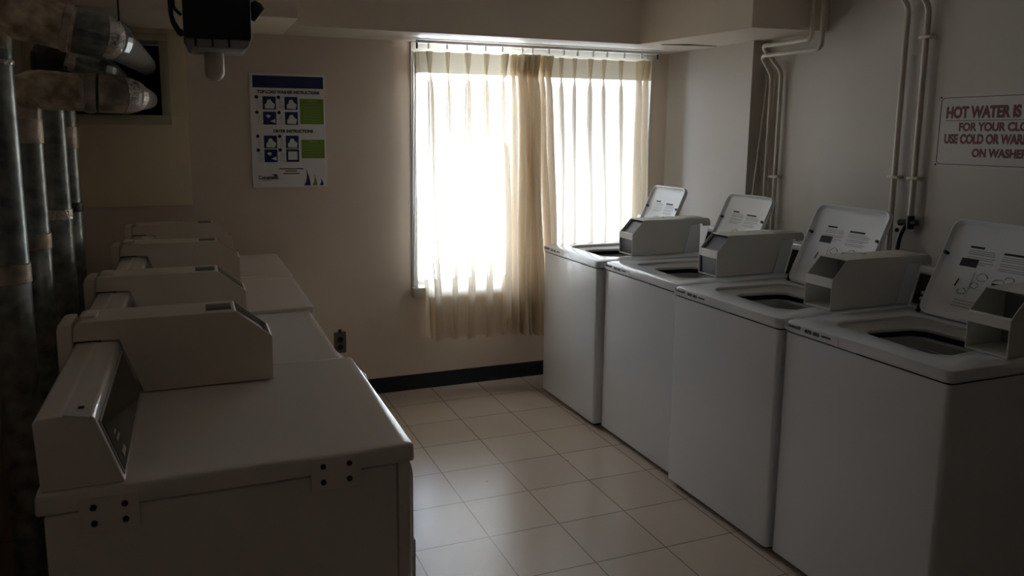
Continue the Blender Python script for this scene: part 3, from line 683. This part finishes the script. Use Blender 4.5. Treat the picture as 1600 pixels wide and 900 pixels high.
m = MB(); m.tube([(0, 0, .01), (0, 0, -.05)], .017, 12); m.tube([(0, -.035, -.018), (0, .055, -.026)], [.013, .016], 10); m.tube(fillet([(0, .02, -.03), (-.02, .035, -.09), (-.03, .035, -.22), (-.03, .035, -.45)], .05), .010, 10); m.sphere((-.02, .05, -.06), .010)
m.build('valve', 'copper', vp)

# ------------------------------------------------------------------ dryer exhaust ducts
def duct(name, label, riser, ztop, rr_, pts, r2, bands, mat2='oldgalv', tapes=(), tip='galv', r3=None, elb='galv'):
    x, y = riser
    t = thing(name, label, 'duct', (x, y, 0), 'dryer exhaust ducts')
    O = Vector((x, y, 0)); r3 = r3 or r2
    m = MB(); m.tube([(0, 0, .012), (0, 0, ztop-.09)], rr_, 24); m.build('riser', 'galv', t)
    P = [Vector(p)-O for p in pts]
    bend = fillet([Vector((0, 0, ztop-.095)), P[0], P[0]+(P[1]-P[0])*.34], .09, 5)
    # elbow in five gores
    m = MB(); m.tube(bend, [rr_*1.03+(r2*1.03-rr_*1.03)*min(1, i/6) for i in range(len(bend))], 24); m.build('elbow', elb, t, angle=12)
    a, b_ = P[0]+(P[1]-P[0])*.30, P[1]
    dirv = (b_-a).normalized()
    endp = b_ - dirv*.085
    m = MB(); m.tube([a, a+(endp-a)*.5, endp], r2, 24); m.build('cross_run', mat2, t)
    turn = fillet([endp-dirv*.005, b_, b_+(P[2]-b_).normalized()*.11], .095, 5)
    m = MB(); m.tube(turn, [r2*1.02+(r3-r2*1.02)*i/(len(turn)-1) for i in range(len(turn))], 24); m.build('elbow', tip, t, angle=12)
    if mat2 == 'oldgalv':
        k0, k1 = len(turn)//2-2, len(turn)//2+1; cc = [r2*1.02+(r3-r2*1.02)*i/(len(turn)-1)+.002 for i in range(len(turn))]
        m = MB(); m.tube(turn[k0:k1], cc[k0:k1], 24); m.build('tape_band', 'foil', t)
    m = MB(); m.tube([turn[-2], P[2]], r3*.98, 24); m.build('wall_run', 'galv', t)
    for z0, z1, mt in bands:
        m = MB(); m.tube([(0, 0, z0), (0, 0, z0+.002), (0, 0, (z0+z1)/2), (0, 0, z1-.002), (0, 0, z1)], [rr_+.0005, rr_+.003, rr_+.0035, rr_+.003, rr_+.0005], 24); m.build('tape_band', mt, t)
    for f0, f1, mt in tapes:
        p0, p1 = a+(b_-a)*f0, a+(b_-a)*f1
        if f0 < .8: m = MB(); m.tube([p0, p0+dirv*.002, (p0+p1)/2, p1-dirv*.002, p1], [r2+.0005, r2+.003, r2+.004, r2+.003, r2+.0005], 24); m.build('tape_band', mt, t)
    return t
def elbow_tape(t, pts, r, mt):
    O = t.location; m = MB(); m.tube([Vector(p)-O for p in pts], r, 24); m.build('tape_band', mt, t)
d1 = duct('exhaust_duct', 'large dusty duct crossing above the others, with the tallest riser', (-.470, 2.32), 1.87, .050, [(-.470, 2.32, 1.878), (-.185, 2.34, 1.815), (-.205, 4.60, 1.925)], .060, [(1.165, 1.218, 'tape'), (1.735, 1.75, 'foil')], tapes=((.42, .52, 'tape'),), r3=.052, elb='oldgalv')
m = MB(); m.tube([(.305, .02, 1.862), (.305, .02, ZC)], .0025, 6); m.build('hanger_wire', 'rubber', d1)
d2 = duct('exhaust_duct', 'dusty duct with foil tape crossing below the big one into the wall hole', (-.470, 2.68), 1.69, .048, [(-.470, 2.68, 1.695), (-.168, 2.70, 1.680), (-.205, 4.60, 1.742)], .058, [(1.205, 1.255, 'tape'), (1.530, 1.605, 'tape')], tapes=((.38, .52, 'tape'), (.53, .565, 'rubberband')), r3=.050, elb='oldgalv', tip='tape')
d3 = duct('exhaust_duct', 'black elbow duct with crinkled foil between the two dusty ducts', (-.470, 3.17), 1.845, .048, [(-.470, 3.17, 1.853), (-.290, 3.20, 1.800), (-.335, 4.60, 1.845)], .047, [(1.245, 1.285, 'foil'), (1.70, 1.74, 'foil')], mat2='foil', tip='galv', elb='darkduct')
d4 = duct('exhaust_duct', 'slender galvanized duct nearest the back wall, lowest at the hole', (-.470, 3.46), 1.700, .046, [(-.470, 3.46, 1.712), (-.405, 3.53, 1.712), (-.430, 4.60, 1.715)], .046, [(1.245, 1.285, 'darkduct'), (1.50, 1.585, 'tape')], mat2='galv')

# ------------------------------------------------------------------ black hanging fixture, outlet
t = thing('emergency_light', 'black boxy light unit with a milky dome hanging near the ceiling', 'light fixture', (.098, 2.72, 1.83))
m = MB(); m.box((-.102, -.12, .028), (.102, .12, .30), bev=.008); m.build('housing', 'blackbox', t)
m = MB(); m.prism([(-.098, .030), (-.090, .006), (-.080, 0), (.078, 0), (.090, .006), (.099, .030)], 'y', -.112, .112, bev=.002); tray = m.build('bottom_tray', 'greytray', t)
for x in (-.068, -.018, .032):
    m = MB(); m.box((x-.003, -.1145, .004), (x+.003, -.1105, .034), bev=.001); m.build('clip', 'blackbox', tray)
m = MB(); rings = []
for k in range(9):
    a = math.pi/2*k/8; rings.append([Vector((-.010+.032*math.cos(a)*math.cos(j*math.pi/10) if k < 8 else -.010+.002*math.cos(j*math.pi/10), .05+.032*max(.06, math.cos(a))*math.sin(j*math.pi/10), -.062-.030*math.sin(a))) for j in range(20)])
rings = [[Vector((p.x, p.y, -.001)) for p in rings[0]]] + rings
m.loft(rings); m.build('dome', 'dome', t)
m = MB()
for y in (-.10, -.04): m.tube(fillet([(-.104, y, .05), (-.112, y, .045), (-.135, y, .085), (-.142, y, .30)], .02), .007, 8)
m.box((-.158, -.105, .17), (-.104, -.03, .182), bev=.002); m.box((-.160, -.11, .17), (-.146, -.02, .34), bev=.002); m.tube(fillet([(-.106, -.08, .10), (-.128, -.08, .12), (-.128, -.08, .30)], .02), .005, 8); m.build('side_bracket', 'blackbox', t)
m = MB(); m.tube([(.100, 0, .150), (.112, 0, .146), (.125, 0, .135), (.138, 0, .125)], [.012, .030, .034, .028], 16); m.build('lamp_head', 'blackbox', t)
m = MB(); m.tube([(0, 0, .298), (0, 0, ZC-1.83)], .016, 12); m.build('hanger_pole', 'blackbox', t)
t = thing('wall_outlet', 'dark double socket low on the back wall beside the dryers', 'outlet', (.772, YB, .345))
of = Face((-.036, -.001, -.068), (1, 0, 0), (0, 0, 1))
m = MB(); of.rect(m, 0, .072, 0, .128, 0, .010, bev=.004); m.build('plate', 'outlet', t)
for z in (.036, .082):
    m = MB(); of.disc(m, .036, z, .017, .010, .013, n=16); m.build('socket', 'rubber', t)
m = MB(); of.disc(m, .036, .134, .010, -.001, .008, n=12); m.build('mounting_ear', 'screw', t)
